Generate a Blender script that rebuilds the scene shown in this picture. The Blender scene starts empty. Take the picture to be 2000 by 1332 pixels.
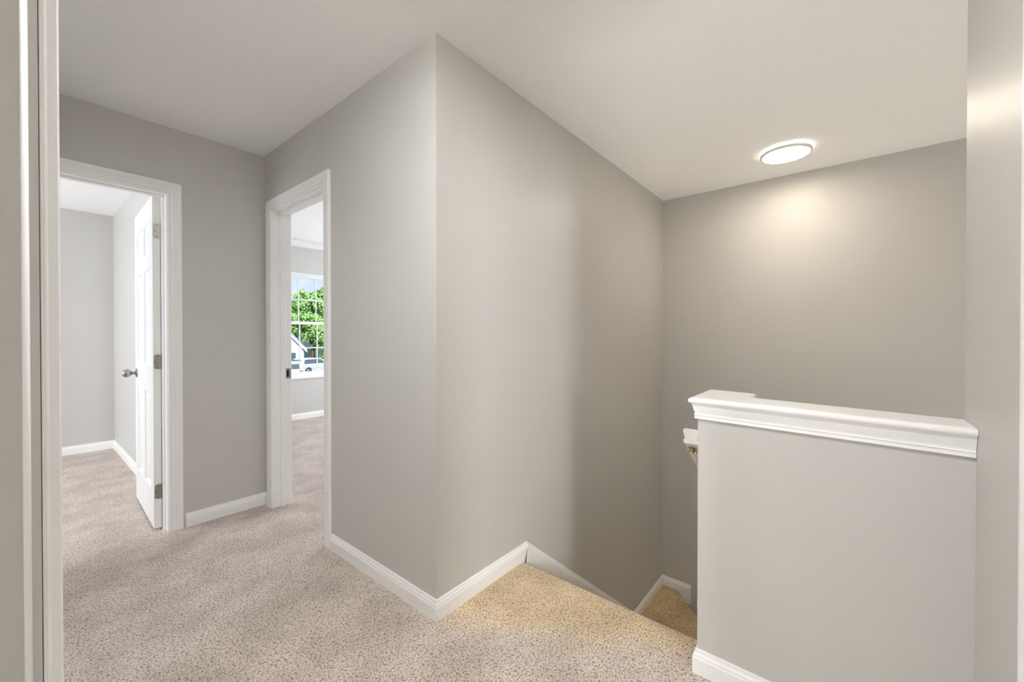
import bpy, bmesh, math, random
from math import sin, cos, pi, radians, atan2, sqrt, tan
from mathutils import Vector, Matrix
import numpy as np

S = bpy.context.scene
COL = S.collection

# ------------------------------------------------------------------ camera
H = 2.44
CAMZ = 1.1868
cd = bpy.data.cameras.new('camera'); cam = bpy.data.objects.new('camera', cd); COL.objects.link(cam)
YAW, PITCH = 0.6874, -0.0071
fw = Vector((cos(YAW)*cos(PITCH), sin(YAW)*cos(PITCH), sin(PITCH)))
cam.location = (0, 0, CAMZ)
cam.rotation_euler = fw.to_track_quat('-Z', 'Y').to_euler()
cd.sensor_fit = 'HORIZONTAL'; cd.sensor_width = 36.0
cd.lens = 790.1/2000*36.0
cd.shift_y = -5.36/2000
cd.clip_start = 0.01; cd.clip_end = 500
S.camera = cam

# ------------------------------------------------------------------ view + world
S.view_settings.view_transform = 'Standard'
S.view_settings.look = 'None'
S.view_settings.gamma = 1.0
S.view_settings.use_curve_mapping = False
S.view_settings.exposure = 0.0
try:
    S.cycles.use_denoising = True
    S.cycles.denoiser = 'OPENIMAGEDENOISE'
    S.cycles.max_bounces = 14
    S.cycles.diffuse_bounces = 10
    S.cycles.glossy_bounces = 4
    S.cycles.sample_clamp_indirect = 20.0
    S.cycles.caustics_reflective = False
    S.cycles.caustics_refractive = False
except Exception:
    pass

# strengths: sky, sun, three unseen windows, bedroom fill, stair lamp, landing lamp, downstairs fill
P_SKY, P_SUN, P4, P5, P3, P2, P_STAIR, P_HALL, P_DOWN = 1.15, 8.0, 44, 128, 88, 80, 50.0, 168.0, 90
W = bpy.data.worlds.new('sky_world'); S.world = W; W.use_nodes = True
nt = W.node_tree; nt.nodes.clear()
wo = nt.nodes.new('ShaderNodeOutputWorld'); bg = nt.nodes.new('ShaderNodeBackground')
tc = nt.nodes.new('ShaderNodeTexCoord'); sep = nt.nodes.new('ShaderNodeSeparateXYZ')
rmp = nt.nodes.new('ShaderNodeValToRGB')
rmp.color_ramp.elements[0].position = 0.0; rmp.color_ramp.elements[0].color = (0.60, 0.73, 1.0, 1)
rmp.color_ramp.elements[1].position = 0.45; rmp.color_ramp.elements[1].color = (0.40, 0.56, 1.0, 1)
nz = nt.nodes.new('ShaderNodeTexNoise'); nz.inputs['Scale'].default_value = 5.0; nz.inputs['Detail'].default_value = 5.0
cr = nt.nodes.new('ShaderNodeValToRGB')
cr.color_ramp.elements[0].position = 0.50; cr.color_ramp.elements[0].color = (0, 0, 0, 1)
cr.color_ramp.elements[1].position = 0.70; cr.color_ramp.elements[1].color = (1, 1, 1, 1)
mx = nt.nodes.new('ShaderNodeMixRGB'); mx.inputs['Color2'].default_value = (0.92, 0.94, 1.0, 1)
nt.links.new(tc.outputs['Generated'], sep.inputs[0]); nt.links.new(sep.outputs['Z'], rmp.inputs['Fac'])
nt.links.new(tc.outputs['Generated'], nz.inputs['Vector']); nt.links.new(nz.outputs['Fac'], cr.inputs['Fac'])
nt.links.new(cr.outputs['Color'], mx.inputs['Fac']); nt.links.new(rmp.outputs['Color'], mx.inputs['Color1'])
nt.links.new(mx.outputs['Color'], bg.inputs['Color']); bg.inputs['Strength'].default_value = P_SKY
nt.links.new(bg.outputs[0], wo.inputs['Surface'])

def point_dir(o, d):
    o.rotation_euler = Vector(d).to_track_quat('-Z', 'Y').to_euler()

def sun(name, d, e, col, ang=2):
    l = bpy.data.lights.new(name, 'SUN'); l.energy = e; l.color = col; l.angle = radians(ang)
    o = bpy.data.objects.new(name, l); COL.objects.link(o); point_dir(o, d); return o

def area(name, loc, d, sx, sy, e, col):
    l = bpy.data.lights.new(name, 'AREA'); l.shape = 'RECTANGLE'; l.size = sx; l.size_y = sy
    l.energy = e; l.color = col
    o = bpy.data.objects.new(name, l); COL.objects.link(o); o.location = loc; point_dir(o, d); return o

DAY = (0.97, 1.0, 1.02)
COOL = (0.92, 0.98, 1.07)
DOWN = (1.0, 0.96, 0.88)
WARM = (1.0, 0.865, 0.71)
HALL = (0.99, 0.99, 0.985)
sun('sun', (0.30, 1.0, -0.60), P_SUN, (1.0, 0.96, 0.88))
# daylight entering by the windows of the rooms round the landing
area('daylight_window_4', (-3.55, 0.85, 1.25), (1, -0.08, 0.04), 1.9, 1.5, P4, DAY)      # room the camera looks out of
area('daylight_window_5', (-1.62, -3.93, 1.68), (0.55, 1, -0.22), 0.55, 1.2, P5, DAY)   # room on the right
area('daylight_window_3', (-2.88, 4.6, 1.4), (1, 0, -0.1), 1.8, 1.4, P3, COOL)           # left bedroom
area('bedroom_fill', (4.48, 4.3, 1.2), (-1, -0.1, 0.12), 1.8, 1.4, P2, COOL)        # unseen extra source, added to light the middle bedroom

area('downstairs_fill', (2.25, -1.3, -2.6), (0.12, 0.3, 1), 1.2, 1.8, P_DOWN, DOWN)      # unseen upward fill, added to brighten the stairwell ceiling

# ------------------------------------------------------------------ materials
def mat(name, col, rough=0.5, spec=0.5, metal=0.0, bump=None, var=None, emis=None):
    m = bpy.data.materials.new(name); m.use_nodes = True
    n = m.node_tree; b = n.nodes['Principled BSDF']
    b.inputs['Base Color'].default_value = (*col, 1); b.inputs['Roughness'].default_value = rough
    b.inputs['Metallic'].default_value = metal; b.inputs['Specular IOR Level'].default_value = spec
    tcn = n.nodes.new('ShaderNodeTexCoord')
    if bump:
        sc, st, dist = bump
        t = n.nodes.new('ShaderNodeTexNoise'); t.inputs['Scale'].default_value = sc; t.inputs['Detail'].default_value = 3
        bn = n.nodes.new('ShaderNodeBump'); bn.inputs['Strength'].default_value = st; bn.inputs['Distance'].default_value = dist
        n.links.new(tcn.outputs['Object'], t.inputs['Vector']); n.links.new(t.outputs['Fac'], bn.inputs['Height'])
        n.links.new(bn.outputs['Normal'], b.inputs['Normal'])
    if var:
        sc, amt = var
        t = n.nodes.new('ShaderNodeTexNoise'); t.inputs['Scale'].default_value = sc; t.inputs['Detail'].default_value = 2
        r = n.nodes.new('ShaderNodeValToRGB')
        r.color_ramp.elements[0].position = .3; r.color_ramp.elements[1].position = .7
        r.color_ramp.elements[0].color = (*[c*(1-amt) for c in col], 1); r.color_ramp.elements[1].color = (*[min(1, c*(1+amt)) for c in col], 1)
        n.links.new(tcn.outputs['Object'], t.inputs['Vector']); n.links.new(t.outputs['Fac'], r.inputs['Fac'])
        n.links.new(r.outputs['Color'], b.inputs['Base Color'])
    if emis:
        b.inputs['Emission Color'].default_value = (*emis[0], 1); b.inputs['Emission Strength'].default_value = emis[1]
    return m

M = {}
M['wall'] = mat('greige_wall_paint', (0.57, 0.558, 0.535), 0.42, 0.45, bump=(170, 0.10, 0.0015), var=(1.3, 0.015))
M['ceiling'] = mat('white_textured_ceiling', (0.925, 0.93, 0.93), 0.9, 0.2, bump=(120, 0.22, 0.003))
M['trim'] = mat('white_trim_paint', (0.89, 0.89, 0.88), 0.30, 0.5, var=(6, 0.01))
M['door'] = mat('white_door_paint', (0.84, 0.84, 0.835), 0.35, 0.5, bump=(60, 0.05, 0.001))
M['nickel'] = mat('satin_nickel', (0.36, 0.35, 0.33), 0.38, 0.5, 1.0)
M['brass'] = mat('aged_brass', (0.50, 0.40, 0.22), 0.25, 0.5, 1.0)
M['dark'] = mat('dark_recess', (0.012, 0.012, 0.012), 0.8)
M['screw'] = mat('dark_screw', (0.12, 0.10, 0.08), 0.4, 0.5, 0.8)
M['vinyl'] = mat('white_window_vinyl', (0.85, 0.86, 0.86), 0.35)
M['register'] = mat('white_register_metal', (0.80, 0.80, 0.79), 0.4)
M['slot'] = mat('grey_register_slots', (0.06, 0.06, 0.06), 0.8)
M['lamp_ring'] = mat('grey_white_lamp_ring', (0.80, 0.80, 0.79), 0.4)
M['lamp'] = mat('lamp_diffuser', (0.9, 0.9, 0.88), 0.5, emis=(WARM, P_STAIR))
M['hall_lamp'] = mat('hall_lamp_diffuser', (0.9, 0.9, 0.88), 0.5, emis=(HALL, P_HALL))
M['lamp_back'] = mat('lamp_backlight', (0.9, 0.9, 0.88), 0.5, emis=(WARM, P_STAIR*.30))

def carpet(name, light, dark, gold=None, golddark=None, light_edge=False):
    m = bpy.data.materials.new(name); m.use_nodes = True
    n = m.node_tree; L = n.links; b = n.nodes['Principled BSDF']
    b.inputs['Roughness'].default_value = 1.0; b.inputs['Specular IOR Level'].default_value = 0.05
    b.inputs['Sheen Weight'].default_value = 0.15; b.inputs['Sheen Roughness'].default_value = 0.5
    tcn = n.nodes.new('ShaderNodeTexCoord')
    # curly tufts: noise-warped noise, dark gaps between
    w = n.nodes.new('ShaderNodeTexNoise'); w.inputs['Scale'].default_value = 70; w.inputs['Detail'].default_value = 2
    add = n.nodes.new('ShaderNodeMixRGB'); add.blend_type = 'ADD'; add.inputs['Fac'].default_value = 0.012
    L.new(tcn.outputs['Object'], w.inputs['Vector']); L.new(tcn.outputs['Object'], add.inputs['Color1']); L.new(w.outputs['Color'], add.inputs['Color2'])
    t = n.nodes.new('ShaderNodeTexNoise'); t.inputs['Scale'].default_value = 150; t.inputs['Detail'].default_value = 2.5; t.inputs['Roughness'].default_value = 0.6
    L.new(add.outputs['Color'], t.inputs['Vector'])
    v = n.nodes.new('ShaderNodeTexVoronoi'); v.inputs['Scale'].default_value = 165; L.new(add.outputs['Color'], v.inputs['Vector'])
    r = n.nodes.new('ShaderNodeValToRGB')
    e = r.color_ramp.elements
    e[0].position = 0.36; e[0].color = (*dark, 1); e[1].position = 0.50; e[1].color = (*light, 1)
    x = r.color_ramp.elements.new(0.72); x.color = (*[min(1, c*1.14) for c in light], 1)
    L.new(t.outputs['Fac'], r.inputs['Fac'])
    cout = r.outputs['Color']
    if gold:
        # warm light by the stair head painted as golden tan, past a slanting line
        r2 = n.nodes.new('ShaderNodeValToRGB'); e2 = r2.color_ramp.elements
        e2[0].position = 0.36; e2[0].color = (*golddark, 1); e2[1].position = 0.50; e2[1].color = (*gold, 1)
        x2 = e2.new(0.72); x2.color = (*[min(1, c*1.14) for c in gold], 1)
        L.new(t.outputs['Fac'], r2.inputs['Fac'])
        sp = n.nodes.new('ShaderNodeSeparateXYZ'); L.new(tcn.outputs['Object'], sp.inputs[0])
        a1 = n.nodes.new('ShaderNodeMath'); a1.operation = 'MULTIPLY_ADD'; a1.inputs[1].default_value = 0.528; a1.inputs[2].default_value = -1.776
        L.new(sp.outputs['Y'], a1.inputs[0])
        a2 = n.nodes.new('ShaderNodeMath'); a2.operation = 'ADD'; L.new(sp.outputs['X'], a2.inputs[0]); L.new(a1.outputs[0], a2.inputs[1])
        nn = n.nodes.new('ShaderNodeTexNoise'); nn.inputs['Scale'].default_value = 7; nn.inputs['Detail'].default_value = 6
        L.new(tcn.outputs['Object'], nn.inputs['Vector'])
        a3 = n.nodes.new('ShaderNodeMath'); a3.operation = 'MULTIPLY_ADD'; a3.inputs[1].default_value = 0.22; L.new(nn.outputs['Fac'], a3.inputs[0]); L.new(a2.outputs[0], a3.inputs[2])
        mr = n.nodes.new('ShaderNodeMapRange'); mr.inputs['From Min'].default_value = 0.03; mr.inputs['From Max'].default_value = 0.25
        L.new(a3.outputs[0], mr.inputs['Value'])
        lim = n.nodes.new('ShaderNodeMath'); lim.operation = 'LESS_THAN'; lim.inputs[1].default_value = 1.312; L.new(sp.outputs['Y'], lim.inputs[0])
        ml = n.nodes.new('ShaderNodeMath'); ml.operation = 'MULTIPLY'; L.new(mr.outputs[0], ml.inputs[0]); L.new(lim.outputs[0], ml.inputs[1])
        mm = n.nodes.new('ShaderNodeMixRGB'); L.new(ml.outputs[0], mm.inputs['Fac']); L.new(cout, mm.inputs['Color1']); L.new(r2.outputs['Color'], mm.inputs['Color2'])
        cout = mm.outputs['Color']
    # slow patches where the pile leans another way
    p = n.nodes.new('ShaderNodeTexNoise'); p.inputs['Scale'].default_value = 4.5; p.inputs['Detail'].default_value = 5
    pr = n.nodes.new('ShaderNodeValToRGB')
    pr.color_ramp.elements[0].position = 0.32; pr.color_ramp.elements[0].color = (0.79, 0.785, 0.77, 1)
    pr.color_ramp.elements[1].position = 0.66; pr.color_ramp.elements[1].color = (1.06, 1.06, 1.06, 1)
    L.new(tcn.outputs['Object'], p.inputs['Vector']); L.new(p.outputs['Fac'], pr.inputs['Fac'])
    mu = n.nodes.new('ShaderNodeMixRGB'); mu.blend_type = 'MULTIPLY'; mu.inputs['Fac'].default_value = 1
    L.new(cout, mu.inputs['Color1']); L.new(pr.outputs['Color'], mu.inputs['Color2'])
    L.new(mu.outputs['Color'], b.inputs['Base Color'])
    ma = n.nodes.new('ShaderNodeMath'); ma.operation = 'SUBTRACT'
    L.new(t.outputs['Fac'], ma.inputs[0]); 
    m2 = n.nodes.new('ShaderNodeMath'); m2.operation = 'MULTIPLY'; m2.inputs[1].default_value = 0.35
    L.new(v.outputs['Distance'], m2.inputs[0]); L.new(m2.outputs[0], ma.inputs[1])
    bn = n.nodes.new('ShaderNodeBump'); bn.inputs['Strength'].default_value = 0.9; bn.inputs['Distance'].default_value = 0.008
    L.new(ma.outputs[0], bn.inputs['Height']); L.new(bn.outputs['Normal'], b.inputs['Normal'])
    return m
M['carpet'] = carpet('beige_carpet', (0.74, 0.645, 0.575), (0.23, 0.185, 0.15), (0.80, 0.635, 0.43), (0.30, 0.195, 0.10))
M['stair_carpet'] = carpet('golden_stair_carpet', (0.72, 0.54, 0.30), (0.20, 0.13, 0.06))

# ------------------------------------------------------------------ mesh helpers
class MB:
    def __init__(s): s.v = []; s.f = []; s.sm = []
    def add(s, vs, fs, smooth=False):
        k = len(s.v); s.v += [tuple(p) for p in vs]
        for f in fs: s.f.append(tuple(i+k for i in f)); s.sm.append(smooth)
        return s
    def box(s, x0, x1, y0, y1, z0, z1):
        vs = [(x, y, z) for z in (z0, z1) for y in (y0, y1) for x in (x0, x1)]
        return s.add(vs, [(0, 2, 3, 1), (4, 5, 7, 6), (0, 1, 5, 4), (2, 6, 7, 3), (0, 4, 6, 2), (1, 3, 7, 5)])
    def prism(s, pts, a, b, fn, smooth=False):
        """2-D polygon pts extruded from a to b; fn(u,v,w)->xyz"""
        n = len(pts)
        vs = [fn(u, v, a) for u, v in pts]+[fn(u, v, b) for u, v in pts]
        fs = [tuple(range(n)), tuple(range(2*n-1, n-1, -1))]+[(i, n+i, n+(i+1) % n, (i+1) % n) for i in range(n)]
        return s.add(vs, fs, smooth)
    def sweep(s, path, prof, fn, closed=False, smooth=False):
        """profile [(o,w)] carried along a 2-D path with mitres; o points to the right of the path"""
        n = len(path); rings = []
        for i, p in enumerate(path):
            def nrm(a, b):
                d = Vector((b[0]-a[0], b[1]-a[1])).normalized(); return Vector((d.y, -d.x))
            ns = []
            if i > 0 or closed: ns.append(nrm(path[i-1], p))
            if i < n-1 or closed: ns.append(nrm(p, path[(i+1) % n]))
            m = ns[0] if len(ns) == 1 else (ns[0]+ns[1])/max(1e-6, 1+ns[0].dot(ns[1]))
            rings.append([fn(p[0]+m.x*o, p[1]+m.y*o, w) for o, w in prof])
        k = len(prof); vs = [v for r in rings for v in r]; fs = []
        for i in range(n if closed else n-1):
            a = i*k; b = ((i+1) % n)*k
            for j in range(k): fs.append((a+j, a+(j+1) % k, b+(j+1) % k, b+j))
        if not closed: fs += [tuple(range(k-1, -1, -1)), tuple(range((n-1)*k, n*k))]
        return s.add(vs, fs, smooth)
    def lathe(s, prof, c, ax, n=32, smooth=True):
        """prof [(r,h)] revolved round axis ax from point c"""
        ax = Vector(ax).normalized(); u = ax.orthogonal().normalized(); w = ax.cross(u); c = Vector(c)
        vs = []; fs = []
        for r, h in prof:
            for i in range(n):
                a = 2*pi*i/n; vs.append(c+ax*h+(u*cos(a)+w*sin(a))*r)
        k = len(prof)
        for j in range(k-1):
            for i in range(n): fs.append((j*n+i, j*n+(i+1) % n, (j+1)*n+(i+1) % n, (j+1)*n+i))
        if prof[0][0] > 1e-6: fs.append(tuple(range(n-1, -1, -1)))
        if prof[-1][0] > 1e-6: fs.append(tuple(range((k-1)*n, k*n)))
        return s.add(vs, fs, smooth)
    def tube(s, pts, r, n=12):
        pts = [Vector(p) for p in pts]; vs = []; fs = []
        for i, p in enumerate(pts):
            d = (pts[min(i+1, len(pts)-1)]-pts[max(i-1, 0)]).normalized()
            u = d.cross(Vector((0, 0, 1)));  u = u.normalized() if u.length > 1e-3 else Vector((1, 0, 0)); w = d.cross(u)
            rr = r[i] if isinstance(r, (list, tuple)) else r
            for j in range(n):
                a = 2*pi*j/n; vs.append(p+(u*cos(a)+w*sin(a))*rr)
        for i in range(len(pts)-1):
            for j in range(n): fs.append((i*n+j, i*n+(j+1) % n, (i+1)*n+(j+1) % n, (i+1)*n+j))
        fs += [tuple(range(n-1, -1, -1)), tuple(range((len(pts)-1)*n, len(pts)*n))]
        return s.add(vs, fs, True)
    def build(s, name, m, parent=None, bevel=0, mw=None, segs=2):
        me = bpy.data.meshes.new(name); me.from_pydata(s.v, [], s.f)
        bm = bmesh.new(); bm.from_mesh(me); bmesh.ops.remove_doubles(bm, verts=bm.verts, dist=1e-5) if len(s.v) < 4000 and bevel else None
        bmesh.ops.recalc_face_normals(bm, faces=bm.faces); bm.to_mesh(me); bm.free()
        if not bevel:
            me.polygons.foreach_set('use_smooth', s.sm)
        me.materials.append(M[m] if isinstance(m, str) else m)
        o = bpy.data.objects.new(name, me); COL.objects.link(o)
        if bevel:
            b = o.modifiers.new('bevel', 'BEVEL'); b.width = bevel; b.segments = segs; b.limit_method = 'ANGLE'; b.angle_limit = radians(40)
        if parent: o.parent = parent; o.matrix_parent_inverse = parent.matrix_world.inverted() if mw is None else Matrix()
        return o

def struct(o): o['kind'] = 'structure'; return o
def tag(o, label, cat, group=None):
    o['label'] = label; o['category'] = cat
    if group: o['group'] = group
    return o
def empty(name, loc=(0, 0, 0), rz=0):
    o = bpy.data.objects.new(name, None); COL.objects.link(o); o.location = loc; o.rotation_euler = (0, 0, rz)
    o.empty_display_size = .1; bpy.context.view_layer.update(); return o
def epart(mb, name, m, parent, **k):
    """part modelled in its parent's own frame"""
    o = mb.build(name, m, None, **k); o.parent = parent; return o

XY = lambda u, v, w: (u, v, w)

# ------------------------------------------------------------------ plan (metres)
XA, YB, YC, XD, XR1 = 1.100, 1.310, 3.148, 3.818, 0.635     # wall faces
YN = 5.95                                                  # far wall of both bedrooms
YE, XEE = -0.256, 1.642                                    # right wall face, its end
XW = 0.014                                                 # hall face of the wall the camera looks through
T = .115
# doors: [lo, hi] of the opening
D1 = (-0.205, 0.576)     # in wall_left, along X
D2 = (2.265, 3.035)      # in wall_middle, along Y
D3 = (-0.10, 0.660)      # the doorway the camera stands in, along Y
D4 = (0.30, 1.062)       # in wall_right, along X
DH = 2.048

def wall_x(name, y0, y1, x0, x1, z0, z1, holes=()):
    mb = MB(); xs = x0
    for a, b, c, d in sorted(holes):
        if a > xs: mb.box(xs, a, y0, y1, z0, z1)
        if c > z0: mb.box(a, b, y0, y1, z0, c)
        if d < z1: mb.box(a, b, y0, y1, d, z1)
        xs = b
    if xs < x1: mb.box(xs, x1, y0, y1, z0, z1)
    return struct(mb.build(name, 'wall'))
def wall_y(name, x0, x1, y0, y1, z0, z1, holes=()):
    mb = MB(); ys = y0
    for a, b, c, d in sorted(holes):
        if a > ys: mb.box(x0, x1, ys, a, z0, z1)
        if c > z0: mb.box(x0, x1, a, b, z0, c)
        if d < z1: mb.box(x0, x1, a, b, d, z1)
        ys = b
    if ys < y1: mb.box(x0, x1, ys, y1, z0, z1)
    return struct(mb.build(name, 'wall'))

WIN = (2.052, 3.042, 0.585, 2.078)
wall_x('wall_left', YC, YC+T, -3.1, XA, 0, H, [(*D1, 0, DH)])
wall_y('wall_middle', XA, XA+T, YB, YN, 0, H, [(*D2, 0, DH)])
wall_x('wall_stairwell', YB, YB+T, XA+T, 4.7, -2.75, H)
wall_y('wall_back', XD, XD+T, -3.1, YB, -2.75, H)
wall_x('wall_right', YE-T, YE, -.75, XEE, 0, H, [(*D4, 0, DH)])  # stretch behind the doorway is an unseen stub, added to shade its jamb
wall_y('wall_front', XW-T, XW, YE, YC, 0, H, [(*D3, 0, DH)])
wall_y('wall_closet', XEE-T, XEE, -3.9, YE-T, -.30, H)
# left bedroom
wall_x('wall_bedroom_back', YN, YN+.15, -3.1, XA, 0, H)
wall_y('wall_bedroom_right', XR1, XR1+T, YC+T, YN, 0, H)
wall_y('wall_bedroom_left', -3.1, -3.0, YC+T, YN, 0, H)
# middle bedroom with the window
wall_x('wall_window', YN, YN+.15, XA, 4.7, 0, H, [WIN])
wall_y('wall_window_right', 4.6, 4.7, YB+T, YN, 0, H)
# room the camera looks out of and the room on the right
wall_y('wall_room_left', -3.75, -3.6, -3.9, YC, 0, H)
wall_x('wall_room_right', -4.0, -3.9, -3.75, XEE, 0, H, [(-1.98, -1.26, 1.05, 2.32)])
# below the landing
wall_y('wall_basement_front', 1.50, 1.642, -3.1, 0.28, -2.75, -0.3)
wall_x('wall_basement_right', -3.2, -3.1, 1.5, XD+T, -2.75, H)

fl = MB()
fl.box(-3.75, 1.525, -4.0, YE, -.30, 0)
fl.box(-3.75, 1.630, YE, 1.31, -.30, 0)
fl.box(-3.75, 1.16, YB, YN+.15, -.30, 0)
fl.box(1.16, 4.7, YB+.05, YN+.15, -.30, 0)
fl.box(1.50, XD+T, -3.1, YB, -2.85, -2.75)
# nosed edge at the top of the stairs
nose = [(1.630, -.30), (1.645, -.30), (1.645, -.035), (1.672, -.035)]
nose += [(1.662+.020*cos(a), -.020+.020*sin(a)) for a in [radians(q) for q in (-40, -15, 10, 35, 60, 90)]]
nose += [(1.630, 0)]
fl.prism(nose, .396, YB, lambda u, v, w: (u, w, v))
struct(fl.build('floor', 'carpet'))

ce = MB(); ce.box(-3.75, 4.7, -4.0, YN+.15, H, H+.12); struct(ce.build('ceiling', 'ceiling'))

# ------------------------------------------------------------------ baseboards
BB = [(0, 0), (.0135, 0), (.0135, .055), (.0115, .058), (.0105, .066), (.007, .073), (.0055, .083), (0, .084)]
def base(name, path, z=0, prof=BB):
    return struct(MB().sweep(path, prof, lambda u, v, w: (u, v, w+z)).build(name, 'trim'))
CW = .068
base('baseboard_left', [(D1[1]+CW+.004, YC), (XA, YC), (XA, D2[1]+CW+.004)])
base('baseboard_middle', [(XA, D2[0]-CW-.004), (XA, YB), (1.664, YB)])
base('baseboard_front', [(XW, D3[1]+CW+.004), (XW, YC), (D1[0]-CW-.004, YC)][0:2])
base('baseboard_right', [(1.513, YE), (D4[1]+CW+.004, YE)])
base('baseboard_bedroom', [(-3.0, YC+T+.3), (-3.0, YN), (XR1, YN), (XR1, YC+T)])
base('baseboard_window', [(XA+T, D2[1]+CW+.02), (XA+T, YN), (4.6, YN), (4.6, YB+T), (XA+T, YB+T), (XA+T, D2[0]-CW-.02)])
base('baseboard_stairwell', [(2.98, YB), (XD, YB), (XD, 1.054)], z=-1.142)
# the lower end of the landing board is cut square and runs on down beside the next step
struct(MB().box(XD-.0135, XD, 1.054, 1.20, -1.23, -1.14).build('baseboard_back', 'trim'))
# sloping skirt board beside the first flight
sk = [(0, 0), (0, .0055), (.010, .007), (.017, .0105), (.024, .0117), (.027, .0138), (.30, .0138), (.30, 0)]
struct(MB().sweep([(1.660, .084), (1.7185, .084), (3.152, -1.058)], sk, lambda u, v, w: (u, YB-w, v)).build('trim_1', 'trim'))

# ------------------------------------------------------------------ door frames
CP = [(0, 0), (0, .008), (.003, .010), (.010, .0105), (.013, .0085), (.016, .012), (.030, .0135), (.034, .0125), (.042, .0150), (.047, .0145), (.055, .0165), (.065, .0165), (.068, .0145), (.068, 0)]
def door_frame(root, lo, hi, fn, depth, stop_at, sides=(1, 1), reveal=.005):
    """fn(along, up, out): out=0 on the hall face of the wall, negative into it"""
    j = MB()
    jt = .014
    inner = [(lo, 0), (lo, DH), (hi, DH), (hi, 0)]
    # jamb lining, flush with both faces (path runs so that 'right' points into the opening)
    j.sweep(inner, [(0, 0.0005), (jt, 0.0005), (jt, -depth-.0005), (0, -depth-.0005)], fn)
    jo = j.build('door_jamb', 'trim', root)
    s = MB()
    a, b = stop_at
    s.sweep([(lo+jt, 0), (lo+jt, DH-jt), (hi-jt, DH-jt), (hi-jt, 0)], [(0, -a), (.0095, -a), (.0115, -a-.002), (.0115, -b+.002), (.0095, -b), (0, -b)], fn)
    s.build('door_stop', 'trim', root)
    l2, h2, t2 = lo+jt-reveal, hi-jt+reveal, DH-jt+reveal
    outer = [(h2, 0), (h2, t2), (l2, t2), (l2, 0)]
    if sides[0]: MB().sweep(outer, CP, fn).build('door_casing', 'trim', root)
    if sides[1]: MB().sweep(outer, [(o, -depth-w) for o, w in CP], fn).build('door_casing', 'trim', root)

d1 = struct(empty('door_1', ((D1[0]+D1[1])/2, YC, 0)))
door_frame(d1, *D1, lambda u, v, w: (u, YC-w, v), T, (.045, .078))
d2 = struct(empty('door_2', (XA, (D2[0]+D2[1])/2, 0)))
door_frame(d2, *D2, lambda u, v, w: (XA-w, u, v), T, (.046, .080))
d4 = struct(empty('door_4', ((D4[0]+D4[1])/2, YE, 0)))
door_frame(d4, *D4, lambda u, v, w: (u, YE+w, v), T, (.046, .080))

# the doorway the camera looks through: painted return with a rounded bead, white edge trim
d3 = struct(empty('door_3', (XW, D3[1], 0)))
e3 = D3[1]
edge = [(.0145, .672), (.0145, .6620), (.0150, .6608), (.0162, .6605), (.0170, .6612), (.0178, .6605), (.0190, .6608), (.0196, .6622),
        (.0205, .6628), (.0275, .6628), (.0288, .6640), (.0292, .6665), (.0280, .690), (.0265, .705), (.0240, .728), (.0145, .730)]
MB().prism(edge, 0, DH+.06, XY).build('door_casing', 'trim', d3)
bead = [(.0015+.0058*(.5-.5*cos(a)), e3-.0028*sin(a)) for a in [pi*i/10 for i in range(11)]]
MB().prism(bead+[(.0073, e3+.002), (.0015, e3+.002)], 0, DH, XY, True).build('corner_bead', 'trim', d3)

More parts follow.
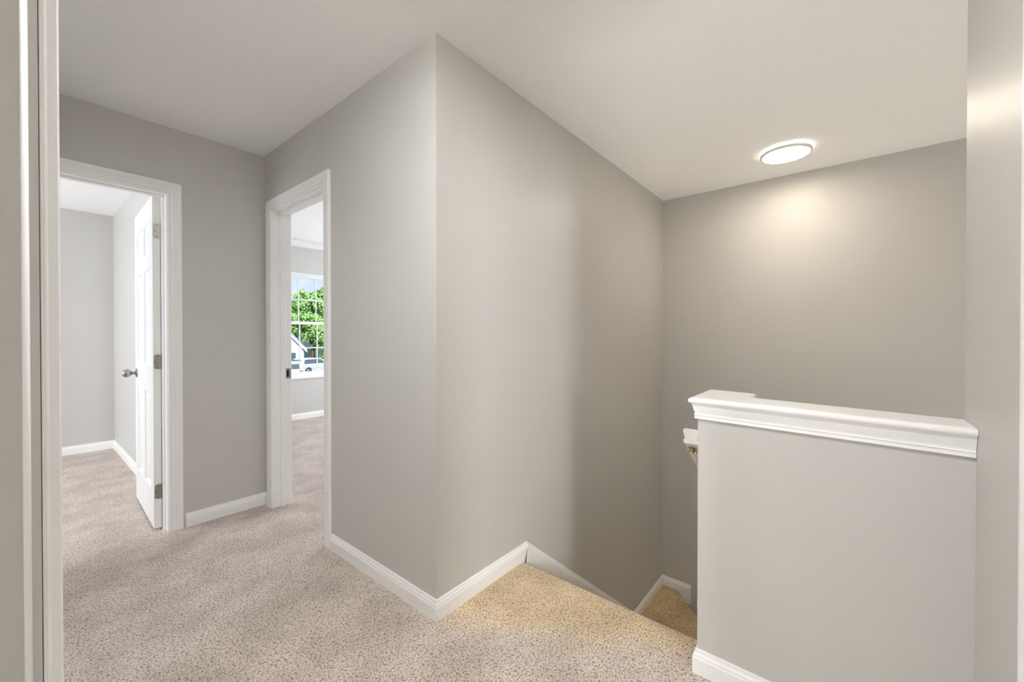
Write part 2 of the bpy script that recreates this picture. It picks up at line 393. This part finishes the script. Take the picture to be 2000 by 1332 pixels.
# hinge, strike plate and the six-panel leaf of door_1
def mk_leaf():
    LW, LH, LT = .752, 2.02, .036
    ang = radians(1.7)
    hx, hy = .5125, 3.2265
    mbm = bmesh.new()
    # grid for the face with raised panels: y along width (0 at hinge), z up; thickness towards +x
    def face_grid(x, sgn):
        ys = [0, .105, .335, .417, .647, LW]; zs = [0, .225, .822, .985, 1.590, 1.690, 1.885, LH]
        for i in range(len(ys)-1):
            for k in range(len(zs)-1):
                y0, y1, z0, z1 = ys[i], ys[i+1], zs[k], zs[k+1]
                panel = i in (1, 3) and k in (1, 3, 5)
                if not panel:
                    vs = [mbm.verts.new((x, a, b)) for a, b in ((y0, z0), (y1, z0), (y1, z1), (y0, z1))]; mbm.faces.new(vs); continue
                steps = [(0, 0), (.004, .007), (.012, .0125), (.024, .0125), (.048, .002), (.052, .0015)]
                prev = None
                for ins, dep in steps:
                    r = [mbm.verts.new((x-sgn*dep*-1 if False else x+sgn*dep, a, b)) for a, b in ((y0+ins, z0+ins), (y1-ins, z0+ins), (y1-ins, z1-ins), (y0+ins, z1-ins))]
                    if prev:
                        for q in range(4): mbm.faces.new((prev[q], prev[(q+1) % 4], r[(q+1) % 4], r[q]))
                    prev = r
                mbm.faces.new(prev)
    face_grid(0, 1); face_grid(LT, -1)
    def quad(*p): mbm.faces.new([mbm.verts.new(q) for q in p])
    quad((0, 0, 0), (LT, 0, 0), (LT, 0, LH), (0, 0, LH)); quad((0, LW, 0), (LT, LW, 0), (LT, LW, LH), (0, LW, LH))
    quad((0, 0, 0), (LT, 0, 0), (LT, LW, 0), (0, LW, 0)); quad((0, 0, LH), (LT, 0, LH), (LT, LW, LH), (0, LW, LH))
    bmesh.ops.remove_doubles(mbm, verts=mbm.verts, dist=1e-5)
    bmesh.ops.recalc_face_normals(mbm, faces=mbm.faces)
    me = bpy.data.meshes.new('door_leaf'); mbm.to_mesh(me); mbm.free(); me.materials.append(M['door'])
    o = bpy.data.objects.new('door_leaf', me); COL.objects.link(o)
    o['label'] = 'white six-panel door leaf standing open'
    o.parent = d1; o.location = Vector((hx, hy, .014))-Vector(d1.location); o.rotation_euler = (0, 0, -ang)
    # knob: rosette, neck, egg-shaped faceted grip, on the visible face (towards -x)
    k = MB().lathe([(.030, 0), (.031, .003), (.027, .006), (.013, .008), (.0105, .018), (.0125, .028), (.022, .034), (.027, .044), (.0285, .056), (.025, .068), (.016, .076), (0, .079)], (0, LW-.068, .905), (-1, 0, 0), 20)
    ko = epart(k, 'door_knob', 'nickel', o); ko['label'] = 'satin nickel door knob'
    k = MB().lathe([(.030, 0), (.031, .003), (.027, .006), (.013, .008), (.0105, .018), (.0125, .028), (.022, .034), (.027, .044), (.0285, .056), (.025, .068), (.016, .076), (0, .079)], (LT, LW-.068, .905), (1, 0, 0), 20)
    # the other face stands a hand's width off the bedroom wall: short knob
    for i, p in enumerate(k.v): k.v[i] = (LT+(p[0]-LT)*.75, p[1], p[2])
    epart(k, 'door_knob', 'nickel', o)
    for zc in (1.806, 1.012, .222):
        h = MB(); pts = []
        hw, hh, r = .033, .0445, .014
        # plate on the hinge edge: rounded at the far corners
        for cx, cz, a0 in ((.004+r, hh-r, 90), (.004+r, -hh+r, 180)):
            for q in range(0, 91, 15):
                a = radians(a0+q); pts.append((cx+r*cos(a), cz+r*sin(a)))
        pts += [(LT+.003, -hh), (LT+.003, hh)]
        h.prism(pts, -.0026, 0.0, lambda u, v, w, zc=zc: (u, w, v+zc))
        h.lathe([(.0062, -hh), (.0062, hh)], (LT+.0075, -.004, zc), (0, 0, 1), 14)
        for sz in (-.026, .009):
            h.box(LT+.0130, LT+.016, -.010, .004, zc+sz, zc+sz+.017)
        ho = epart(h, 'hinge', 'nickel', o); ho['label'] = 'brushed steel butt hinge'
        s = MB()
        for sx, sz in ((.020, .034), (.011, 0), (.020, -.034)):
            s.lathe([(.0030, 0), (.0030, .0012), (.0014, .0014)], (sx, -.0026, zc+sz), (0, -1, 0), 10)
        for sz in (-.022, .006):
            s.box(LT+.004, LT+.0115, -.0125, -.0085, zc+sz, zc+sz+.014)
        so = epart(s, 'hinge_screw', 'screw', ho)
    return o
leaf = mk_leaf()

# strike plate on the far jamb of door_2
yj = D2[1]-.014
sp = MB()
x0, x1, z0, z1 = 1.176, 1.2145, .885, .955
sp.sweep([(x0, z0), (x0, z1), (x1, z1), (x1, z0)], [(0, 0), (.0115, 0), (.0115, .0022), (0, .0022)], lambda u, v, w: (u, yj-w, v), closed=True)
spo = sp.build('strike_plate', 'nickel', d2)
MB().box(x0+.0095, x1-.0095, yj-.0012, yj, z0+.0095, z1-.0095).build('latch_hole', 'dark', spo)

# ------------------------------------------------------------------ half wall and what hangs on the stair side
HX, HY, HT = 1.513, .396, .117      # hall face, end, thickness
tilt = lambda y: .937+.0135*(y+.256)/.66   # the cap rises a little towards its free end
hw = empty('half_wall', (HX, HY, 0))
tag(hw, 'beige half wall with white moulded cap guarding the stair opening', 'half wall')
fn = XY
body = MB()
body.prism([(HX, YE), (HX, HY), (1.748, HY), (1.748, .281), (HX+HT, .281), (HX+HT, YE)], 0, 1.0, lambda u, v, w: (u, v, -.30 if w == 0 else tilt(v)))
body.build('wall_body', 'wall', hw)
path = [(HX, YE+.001), (HX, HY), (1.748, HY), (1.748, .281), (HX+HT, .281), (HX+HT, YE+.001)]
# walking up the page the outside is on the left, so run it the other way round
rp = path[::-1]
crown = [(0, -.0005), (.0168, -.0005), (.0168, -.007), (.0148, -.009), (.0140, -.014), (.0115, -.024), (.0085, -.034), (.0078, -.0385), (.0105, -.040), (.0105, -.0425), (.0082, -.044), (.0095, -.0545), (0, -.0545)]
MB().sweep(rp, [(-o if False else o, w) for o, w in crown], lambda u, v, w: (u, v, w+tilt(v))).build('crown_molding', 'trim', hw)
capm = MB()
# cap board: flat top with a rounded edge
lip = [(-.002, 0), (.0215, 0), (.0245, .0018), (.0262, .0055), (.0266, .0095), (.0252, .0135), (.0210, .0172), (.0150, .0190), (-.002, .0195)]
capm.sweep(rp, lip, lambda u, v, w: (u, v, w+tilt(v)))
inn = [(HX-.002+.004, YE+.001), (HX+.002, HY-.002), (1.746, HY-.002), (1.746, .283), (HX+HT-.002, .283), (HX+HT-.002, YE+.001)]
inn[0] = (HX+.002, YE+.001)
capm.prism(inn, 0, 1, lambda u, v, w: (u, v, tilt(v)+(.0004 if w == 0 else .0195)))
capm.build('wall_cap', 'trim', hw)
MB().sweep([(1.640, HY), (HX, HY), (HX, YE+.014)], BB, XY).build('baseboard', 'trim', hw)

# guard wall that carries on down beside the flight (low, behind the half wall)
gw = MB()
def zs(x): return .86-.80*(x-1.76)
gw.prism([(1.50, -2.75), (2.985, -2.75), (2.985, zs(2.985)), (1.7485, zs(1.7485)), (1.7485, -.29), (1.50, -.29)], .281, HY, lambda u, v, w: (u, w, v))
gw.prism([(-.9, -2.75), (.281, -2.75), (.281, zs(2.985)), (.20, zs(2.985)), (-.9, -1.05)], 2.87, 2.985, lambda u, v, w: (w, u, v))
g = struct(gw.build('wall_stair_guard', 'wall'))
MB().sweep([(1.7700, zs(1.77)), (3.01, zs(3.01))], [(-.019, -.022), (0, -.024), (0, .139), (-.019, .137)], lambda u, v, w: (u, .281+w, v)).build('wall_cap', 'trim', g)

# ------------------------------------------------------------------ staircase
ST = empty('staircase', (1.68, .85, 0))
tag(ST, 'carpeted stairs going down to a corner landing beside the tall beige wall', 'stairs')
RISE, RUN = .190, .2380
def tread_poly(x0, x1, z):
    r = .018
    p = [(x0-.02, z-RISE-.12), (x1-.03, z-RISE-.12), (x1-.03, z-.04), (x1-.004, z-.036)]
    p += [(x1-.014+r*cos(a), z-r+r*sin(a)) for a in [radians(q) for q in (-40, -10, 20, 50, 90)]]
    return p+[(x0-.02, z)]
for i in range(5):
    x0 = 1.68+RUN*i; z = -RISE*(i+1)
    MB().prism(tread_poly(x0-.02, x0+RUN, z), HY+.001, YB-.012, lambda u, v, w: (u, w, v)).build('tread', 'stair_carpet', ST)
# corner landing: its lower edge runs diagonally, rounded nosing
zl = -RISE*6-.002
pA, pB = Vector((XD-.004, 1.165)), Vector((2.995, .410))
def slab(name, poly, z, edge=(2, 3), thick=.30):
    """polygon with one rounded edge"""
    r = .020; n = len(poly); mb = MB(); rings = []
    a, b = Vector(poly[edge[0]]), Vector(poly[edge[1]])
    d = (b-a).normalized(); out = Vector((d.y, -d.x))
    c = sum((Vector(p) for p in poly), Vector((0, 0)))/n
    if (c-a).dot(out) > 0: out = -out
    for off, dz in ((-.006, -thick), (-.030, -thick), (-.030, -.042), (-.004, -.038), (0, -.026), (-.002, -.012), (-.008, -.004), (-.018, 0)):
        if dz == -thick and off == -.006: continue
        rings.append([(*(Vector(p)+(out*off if i in edge else Vector((0, 0)))), z+dz) for i, p in enumerate(poly)])
    vs = [v for rg in rings for v in rg]; fs = [tuple(range(n))]
    for k in range(len(rings)-1):
        for i in range(n): fs.append((k*n+i, k*n+(i+1) % n, (k+1)*n+(i+1) % n, (k+1)*n+i))
    fs.append(tuple(range((len(rings)-1)*n, len(rings)*n)))
    mb.add(vs, fs)
    return mb.build(name, 'stair_carpet', ST)
slab('landing', [(2.84, YB-.012), (XD-.0135, YB-.012), (XD-.002, 1.165), (2.995, .42), (2.84, .400)], zl)
slab('winder_tread', [(2.99, .40), (2.99, .60), (XD-.002, 1.25), (XD-.002, .78), (3.03, .36)], zl-RISE, (3, 4))
slab('winder_tread', [(2.99, .34), (2.99, .50), (XD-.002, .90), (XD-.002, .38), (2.99, .30)], zl-2*RISE, (3, 4))
for i in range(5):
    y0 = .38-RUN*i; z = zl-RISE*(3+i)
    p = [(u, v) for u, v in tread_poly(0, RUN, z)]
    MB().prism(p, 2.987, XD-.002, lambda u, v, w, y0=y0: (w, y0-u, v)).build('tread', 'stair_carpet', ST)

# ------------------------------------------------------------------ handrail
hr = empty('handrail', (1.752, .488, .77))
tag(hr, 'white wooden handrail on a brass bracket sloping down behind the half wall', 'handrail')
cy = .4855
half = [(0, .058), (.020, .058), (.0285, .055), (.0315, .049), (.0295, .040), (.0255, .028), (.0245, .0155), (.0255, .0135), (.0320, .0125), (.0320, .0100), (.0265, .0085), (.0265, 0), (0, 0)]
prof = half+[(-a, b) for a, b in half[::-1] if a > 0]
sl = .80
rail = MB()
x0, x1 = 1.752, 2.93
ztop = .802
# plumb-cut: profile kept vertical, sheared down the slope
vs = [(x0, cy+a, ztop-.062+b*1.07) for a, b in prof]+[(x1, cy+a, ztop-.062+b*1.07-sl*(x1-x0)) for a, b in prof]
n = len(prof)
rail.add(vs, [tuple(range(n)), tuple(range(2*n-1, n-1, -1))]+[(i, (i+1) % n, n+(i+1) % n, n+i) for i in range(n)])
rail.build('rail', 'trim', hr)
def bracket(xc):
    zb = ztop-.062-sl*(xc-x0)
    b = MB()
    b.lathe([(.0135, 0), (.0145, .002), (.0105, .0055), (.009, .010), (.0125, .014), (.0125, .017), (0, .018)], (xc, cy+.004, zb+.002), (0, 0, -1), 18)
    pts = []
    for i in range(9):
        t = i/8; pts.append((xc, cy-.002-(cy-HY-.004)*t, zb-.014-.055*sin(t*pi/2)**1.3))
    b.tube(pts, [.0065]*9, 12)
    b.lathe([(.027, 0), (.027, .003), (.021, .007), (.010, .010)], (xc, HY, zb-.069), (0, 1, 0), 22)
    o = b.build('bracket', 'brass', hr); o['label'] = 'aged brass rail bracket'
bracket(1.782); bracket(2.72)

# ------------------------------------------------------------------ ceiling lights
def ceiling_light(LX, LY, label, m1, m2):
    cl = empty('ceiling_light', (LX, LY, H)); tag(cl, label, 'ceiling light')
    CLP(LX, LY, cl, m1, m2)
def CLP(LX, LY, cl, m1, m2):
    MB().lathe([(.122, 0), (.122, -.014)], (LX, LY, H), (0, 0, 1), 64).build('backlight', m2, cl)
    MB().lathe([(.130, -.013), (.146, -.014), (.1485, -.017), (.1485, -.027), (.1465, -.031), (.1425, -.0325), (.1365, -.0320), (.1335, -.0300), (.1325, -.0270), (.130, -.013)], (LX, LY, H), (0, 0, 1), 96).build('trim_ring', 'lamp_ring', cl)
    MB().lathe([(.128, -.0145), (.1322, -.0255), (.120, -.0270), (.06, -.0280), (0, -.0285)], (LX, LY, H), (0, 0, 1), 72).build('diffuser', m1, cl)
ceiling_light(3.309, .312, 'round flush ceiling light glowing warm white above the stairwell', 'lamp', 'lamp_back')
ceiling_light(.25, .72, 'matching round flush ceiling light over the landing, above the top of the frame', 'hall_lamp', 'hall_lamp')

# ------------------------------------------------------------------ registers
cv = empty('ceiling_vent', (2.45, 5.51, H))
tag(cv, 'white ceiling air register just above the bedroom window', 'vent')
f = MB(); x0, x1, y0, y1 = 2.27, 2.63, 5.455, 5.565
f.sweep([(x0, y0), (x0, y1), (x1, y1), (x1, y0)], [(0, 0), (.022, -.0), (.022, -.007), (.016, -.008), (0, -.003)], lambda u, v, w: (u, v, H+w), closed=True)
f.build('frame', 'register', cv)
MB().box(x0+.02, x1-.02, y0+.02, y1-.02, H-.002, H).build('backing', 'slot', cv)
for i in range(4):
    yy = y0+.030+i*.0165
    MB().prism([(yy, -.0015), (yy+.001, -.001), (yy+.006, -.006), (yy+.005, -.0068)], x0+.02, x1-.02, lambda u, v, w: (w, u, H+v)).build('louver', 'register', cv)

rg = empty('return_air_grille', (XR1, 3.62, .36))
tag(rg, 'dark slatted air return low on the bedroom wall, seen past the door hinges', 'vent')
y0, y1, z0, z1 = 3.36, 3.90, .150, .575
f = MB(); f.sweep([(y0, z0), (y0, z1), (y1, z1), (y1, z0)], [(0, 0), (.026, 0), (.026, .005), (.020, .009), (.004, .006)], lambda u, v, w: (XR1-w, u, v), closed=True)
f.build('frame', 'register', rg)
MB().box(XR1-.001, XR1, y0+.02, y1-.02, z0+.02, z1-.02).build('backing', 'dark', rg)
nsl = 26
for i in range(nsl):
    zz = z0+.030+i*(z1-z0-.06)/nsl
    MB().prism([(zz, .001), (zz+.001, .0015), (zz+.008, .0075), (zz+.007, .008)], y0+.022, y1-.022, lambda u, v, w: (XR1-v, w, u)).build('louver', 'register', rg)

# ------------------------------------------------------------------ window_1
wn = struct(empty('window_1', ((WIN[0]+WIN[1])/2, YN, WIN[2])))
a, b, c, d = WIN
fr = MB(); yo = YN+.055
ring = lambda mb, x0, x1, z0, z1, w, y0, y1: mb.sweep([(x0, z0), (x0, z1), (x1, z1), (x1, z0)], [(0, y0), (w, y0), (w, y1), (0, y1)], lambda u, v, q: (u, q, v), closed=True)
ring(fr, a, b, c, d, .030, YN+.045, YN+.13)
ring(fr, a+.0, b-.0, c, d, .022, YN+.030, YN+.046)
fr.build('window_frame', 'vinyl', wn)
# sill board projecting into the room
MB().sweep([(a-.02, c+.006), (b+.02, c+.006)], [(0, -.024), (0, .06), (.022, .06), (.022, -.018), (.016, -.026), (.006, -.028)], lambda u, v, q: (u, YN+q, v)).build('window_sill', 'trim', wn)
zm = 1.350
def sash(z0, z1, y, rb, rt):
    s = MB()
    s.box(a+.028, b-.028, y, y+.028, z0, z0+rb); s.box(a+.028, b-.028, y, y+.028, z1-rt, z1)
    s.box(a+.028, a+.066, y, y+.028, z0+rb, z1-rt); s.box(b-.066, b-.028, y, y+.028, z0+rb, z1-rt)
    so = s.build('sash', 'vinyl', wn)
    m = MB()
    for k in (1, 2, 3):
        x = a+(b-a)*k/4; m.box(x-.0075, x+.0075, y+.009, y+.019, z0+rb, z1-rt)
    zc = (z0+rb+z1-rt)/2; m.box(a+.066, b-.066, y+.010, y+.018, zc-.0075, zc+.0075)
    m.build('muntin', 'vinyl', so)
    g = MB().box(a+.064, b-.064, y+.0125, y+.0150, z0+rb-.002, z1-rt+.002).build('glass', GL, so)
GL = bpy.data.materials.new('window_glass'); GL.use_nodes = True
n_ = GL.node_tree; n_.nodes.clear()
o_ = n_.nodes.new('ShaderNodeOutputMaterial'); t_ = n_.nodes.new('ShaderNodeBsdfTransparent'); g_ = n_.nodes.new('ShaderNodeBsdfGlossy'); m_ = n_.nodes.new('ShaderNodeMixShader'); fz = n_.nodes.new('ShaderNodeFresnel')
t_.inputs[0].default_value = (.96, .98, .97, 1); g_.inputs['Roughness'].default_value = .02; fz.inputs[0].default_value = 1.35
n_.links.new(fz.outputs[0], m_.inputs[0]); n_.links.new(t_.outputs[0], m_.inputs[1]); n_.links.new(g_.outputs[0], m_.inputs[2]); n_.links.new(m_.outputs[0], o_.inputs[0])
sash(zm-.005, d-.030, YN+.095, .035, .028)
sash(c+.030, zm+.035, YN+.062, .050, .040)

# ------------------------------------------------------------------ outside
GZ = -2.95
M['grass'] = mat('lawn_grass', (0.16, 0.30, 0.07), 0.9, 0.1, bump=(30, .5, .05), var=(0.8, .25))
M['asphalt'] = mat('asphalt', (0.16, 0.16, 0.17), 0.9, 0.2, var=(1.5, .12))
M['leaf_a'] = mat('leaf_green', (0.27, 0.48, 0.15), 0.6, 0.3, var=(0.9, .35))
M['leaf_b'] = mat('leaf_yellow_green', (0.45, 0.56, 0.18), 0.6, 0.3, var=(0.9, .3))
M['leaf_c'] = mat('leaf_dark_green', (0.17, 0.32, 0.12), 0.6, 0.3, var=(0.9, .4))
M['bark'] = mat('tree_bark', (0.16, 0.11, 0.07), 0.9, 0.1, bump=(20, .6, .03))
M['siding'] = mat('pale_siding', (0.62, 0.65, 0.70), 0.7, var=(2, .04))
M['white_siding'] = mat('white_siding', (0.80, 0.81, 0.82), 0.7, var=(2, .03))
M['garage'] = mat('blue_grey_garage', (0.36, 0.41, 0.50), 0.6, var=(1, .05))
M['roof'] = mat('grey_shingles', (0.42, 0.43, 0.45), 0.9, bump=(12, .4, .03), var=(4, .15))
M['car_white'] = mat('white_car_paint', (0.86, 0.88, 0.92), 0.22, 0.6)
M['car_silver'] = mat('silver_blue_car_paint', (0.55, 0.60, 0.72), 0.28, 0.6, 0.25)
M['car_glass'] = mat('car_glass', (0.06, 0.09, 0.11), 0.08, 0.8)
M['tyre'] = mat('tyre_rubber', (0.03, 0.03, 0.035), 0.8)
M['rim'] = mat('alloy_rim', (0.45, 0.46, 0.48), 0.3, 0.5, 1.0)
M['tail'] = mat('tail_light', (0.55, 0.03, 0.05), 0.2)
M['plate'] = mat('number_plate', (0.25, 0.35, 0.55), 0.5)

gr = MB(); gr.box(-90, 150, 7, 210, GZ-.3, GZ); struct(gr.build('ground', 'grass'))
gr = MB(); gr.box(-60, 120, 33, 52, GZ, GZ+.02); struct(gr.build('ground_parking', 'asphalt'))

def extrude_tapered(side, w_of, name, m, parent, bevel):
    """side outline [(x,z)] with a half width per point"""
    n = len(side); vs = [(x, -w_of(z), z) for x, z in side]+[(x, w_of(z), z) for x, z in side]
    mb = MB().add(vs, [tuple(range(n)), tuple(range(2*n-1, n-1, -1))]+[(i, n+i, n+(i+1) % n, (i+1) % n) for i in range(n)])
    return epart(mb, name, m, parent, bevel=bevel, segs=3)

def car(loc, rz, paint, label, name='parked_car', L=4.65, Hh=1.70, van=False):
    c = empty(name, (loc[0], loc[1], GZ+.02), rz); tag(c, label, 'car', None)
    hl = L/2; wb = L*.29; R = .36
    def arch(xc, n=9):
        return [(xc+(R+.05)*cos(a), .34+(R+.05)*sin(a)) for a in [pi*i/(n-1) for i in range(n)]]
    low = [(-hl, .38), (-hl-.02, .62), (-hl+.02, .98), (-hl+.10, 1.06), (hl*.42, 1.06), (hl-.35, .97), (hl-.05, .82), (hl, .60), (hl-.03, .36)]
    low += [(wb+R+.05, .30)]+arch(wb)+[(wb-R-.05, .30), (-wb+R+.05, .30)]+arch(-wb)+[(-wb-R-.05, .30)]
    extrude_tapered(low, lambda z: .92 if z > .5 else .88, 'body', paint, c, .05)
    xr, xf = -hl+.06, (hl*.44 if not van else hl*.62)
    top = [(xr, 1.04), (xr+.30, Hh-.06), (xr+.62, Hh), (xf-1.15, Hh), (xf-.72, Hh-.06), (xf, 1.04)]
    wf = lambda z: .88-.20*max(0, (z-1.04)/(Hh-1.04))
    extrude_tapered(top, wf, 'cabin', paint, c, .05)
    # side glass, front and rear glass, slightly proud of the cabin
    for s in (1, -1):
        q = [(xr+.42, 1.12), (xr+.60, Hh-.14), (xf-1.12, Hh-.12), (xf-.80, Hh-.17), (xf-.30, 1.12)]
        n = len(q); vs = [(x, s*(wf(z)+.012), z) for x, z in q]+[(x, s*(wf(z)-.02), z) for x, z in q]
        epart(MB().add(vs, [tuple(range(n)), tuple(range(2*n-1, n-1, -1))]+[(i, n+i, n+(i+1) % n, (i+1) % n) for i in range(n)]), 'side_window', 'car_glass', c)
    def pane(x0, z0, x1, z1, nm, off):
        vs = []
        for x, z in ((x0, z0), (x1, z1)):
            for s in (-1, 1): vs += [(x+off, s*(wf(z)-.10), z), (x-off, s*(wf(z)-.10), z)]
        epart(MB().add(vs, [(0, 2, 6, 4), (1, 5, 7, 3), (0, 4, 5, 1), (2, 3, 7, 6), (0, 1, 3, 2), (4, 6, 7, 5)]), nm, 'car_glass', c)
    pane(xr+.025, 1.12, xr+.26, Hh-.14, 'rear_window', -.03)
    pane(xf-.06, 1.10, xf-.66, Hh-.13, 'windshield', .04)
    for sx in (-1, 1):
        for sy in (-1, 1):
            w = epart(MB().lathe([(.20, -.11), (.33, -.11), (.36, -.08), (.36, .08), (.33, .11), (.20, .11)], (sx*wb, sy*.80, .36), (0, 1, 0), 28), 'wheel', 'tyre', c)
            epart(MB().lathe([(.225, .0), (.225, .02), (.17, .035), (.05, .03), (0, .03)], (sx*wb, sy*.90, .36), (0, sy, 0), 20), 'hubcap', 'rim', w)
    for s in (-1, 1):
        epart(MB().box(-hl-.035, -hl+.22, min(s*.55, s*.90), max(s*.55, s*.90), .86, 1.0), 'tail_light', 'tail', c, bevel=.02)
        epart(MB().box(hl-.20, hl-.02, min(s*.55, s*.85), max(s*.55, s*.85), .68, .82), 'headlight', 'rim', c, bevel=.02)
    epart(MB().box(-hl-.045, -hl, -.26, .26, .70, .84), 'number_plate', 'plate', c)
    epart(MB().box(-hl-.03, hl-.02, -.85, .85, .22, .36), 'bumper', 'tyre', c, bevel=.02)
    return c
car((16.15, 39.9), radians(68), 'car_white', 'white car parked at the left, tail lights towards the window')
car((20.45, 44.7), radians(12), 'car_silver', 'silver blue car parked side on between the white car and the hedge')

def house(name, loc, rz, w, dp, h, rh, wallm, label, garage=False):
    r = empty(name, (*loc, GZ), rz); tag(r, label, 'house')
    epart(MB().prism([(-w/2, 0), (w/2, 0), (w/2, h), (0, h+rh), (-w/2, h)], 0, dp, lambda u, v, q: (u, q, v)), 'wall', wallm, r)
    e = .35; k = rh/(w/2)
    epart(MB().prism([(-w/2-e, h-k*e), (0, h+rh), (w/2+e, h-k*e), (w/2+e, h-k*e+.22), (0, h+rh+.25), (-w/2-e, h-k*e+.22)], -.4, dp+.4, lambda u, v, q: (u, q, v)), 'roof', 'roof', r)
    epart(MB().prism([(-w/2-e, h-k*e), (0, h+rh), (w/2+e, h-k*e), (w/2+e, h-k*e+.20), (0, h+rh+.23), (-w/2-e, h-k*e+.20)], -.45, -.39, lambda u, v, q: (u, q, v)), 'fascia', 'trim', r)
    if garage:
        epart(MB().box(-w*.42, -w*.02, -.06, .1, .05, 2.3), 'garage_door', 'garage', r)
        for x in (w*.06, w*.22, w*.40): epart(MB().box(x-.14, x+.14, -1.3, -1.0, 0, 2.7), 'column', 'trim', r)
        epart(MB().box(0, w*.45, -1.4, 0, 2.7, 2.95), 'porch_roof', 'trim', r)
    for x in ((-.25, .25) if w > 6.5 else (.30,)):
        wo_ = epart(MB().box(w*x-.55, w*x+.55, -.05, .05, h-1.6, h-.3), 'window', 'trim', r)
        epart(MB().box(w*x-.45, w*x+.45, -.07, -.04, h-1.5, h-.4), 'pane', 'car_glass', wo_)
    return r
house('house', (17.75, 48.9), radians(-24), 6.2, 6, 2.6, 3.6, 'white_siding', 'white gabled house at the left edge of the window view')
house('house', (29.2, 64.3), radians(-24), 7, 6, 3.0, 1.6, 'siding', 'low pale house with blue grey garage door behind the parked cars', garage=True)

rnd = random.Random(7)
def tree(name, base_, hgt, blobs, leafm, label, nleaf=5200, size=.30, cat='tree'):
    r = empty(name, (*base_, GZ)); tag(r, label, cat, None)
    tk = MB(); tk.tube([(0, 0, 0), (.08, 0, hgt*.3), (-.05, .1, hgt*.6), (0, 0, hgt*.85)], [hgt*.035, hgt*.026, hgt*.016, hgt*.006], 10)
    for (bx, by, bz, br) in blobs:
        tk.tube([(0, 0, max(.3, bz*.45)), (bx*.5, by*.5, bz*.75), (bx, by, bz)], [hgt*.016, hgt*.010, .02], 6)
    epart(tk, 'trunk', 'bark', r)
    vol = sum(b[3]**2 for b in blobs); vs = []; fs = []
    for (bx, by, bz, br) in blobs:
        # lumpy sub-clusters give light and dark clumps
        subs = []
        for _ in range(26):
            u = rnd.uniform(-1, 1); t = rnd.uniform(0, 2*pi); q = sqrt(1-u*u)
            subs.append(Vector((q*cos(t), q*sin(t), u*.9))*br*rnd.uniform(.55, .95)+Vector((bx, by, bz)))
        for _ in range(int(nleaf*br*br/vol)):
            s = rnd.choice(subs); rr = br*.30
            p = s+Vector((rnd.gauss(0, .5), rnd.gauss(0, .5), rnd.gauss(0, .45)))*rr
            nrm_ = (p-s+Vector((0, 0, .3*rr))+Vector((rnd.gauss(0, 1), rnd.gauss(0, 1), rnd.gauss(0, 1)))*.4*rr).normalized()
            u_ = nrm_.orthogonal().normalized(); a_ = rnd.uniform(0, 2*pi); w_ = nrm_.cross(u_)
            e1 = (u_*cos(a_)+w_*sin(a_))*size*rnd.uniform(.6, 1.2); e2 = (w_*cos(a_)-u_*sin(a_))*size*rnd.uniform(.35, .7)
            k = len(vs); vs += [p-e1, p-e2, p+e1, p+e2]; fs.append((k, k+1, k+2, k+3))
    mb = MB(); mb.v = [tuple(v) for v in vs]; mb.f = fs; mb.sm = [False]*len(fs)
    epart(mb, 'foliage', leafm, r)
    return r
tree('tree', (26.3, 58), 11.2, [(0, 0, 8.0, 2.7), (-2.2, .4, 6.2, 2.1), (2.3, 0, 6.4, 2.1), (.3, -.6, 5.0, 2.6), (1.4, 0, 9.6, 1.4), (-1.2, 0, 9.2, 1.4)], 'leaf_a', 'tall bright green tree in the middle of the window view', 14000, .22)
tree('tree', (27.0, 78.5), 10, [(0, 0, 8.6, 2.3), (-1.9, 0, 6.9, 2.2), (1.8, 0, 6.6, 2.2), (0, 0, 4.6, 2.5)], 'leaf_b', 'yellow green tree left of the tall tree and farther off', 9000, .24)
tree('tree', (36.2, 72.8), 12, [(0, 0, 9.2, 2.7), (-1.9, 0, 7.2, 2.6), (1.8, 0, 7.2, 2.6), (0, 0, 4.6, 3.0)], 'leaf_c', 'dark green tree right of the tall tree', 9000, .24)
tree('shrub', (26.6, 51.4), 4, [(0, 0, 2.0, 1.5), (-1.3, 0, 1.5, 1.2), (1.3, 0, 1.8, 1.3)], 'leaf_c', 'dark green shrub below the tall tree, behind the parked cars', 5000, .18, cat='shrub')
tree('tree', (41, 93), 13, [(-3.6, 0, 6.5, 3.4), (0, 0, 8.0, 3.4), (3.6, 0, 7.0, 3.4), (0, 0, 4.0, 3.6)], 'leaf_c', 'wide dark tree mass at the back, seen between the nearer trees', 9000, .34)
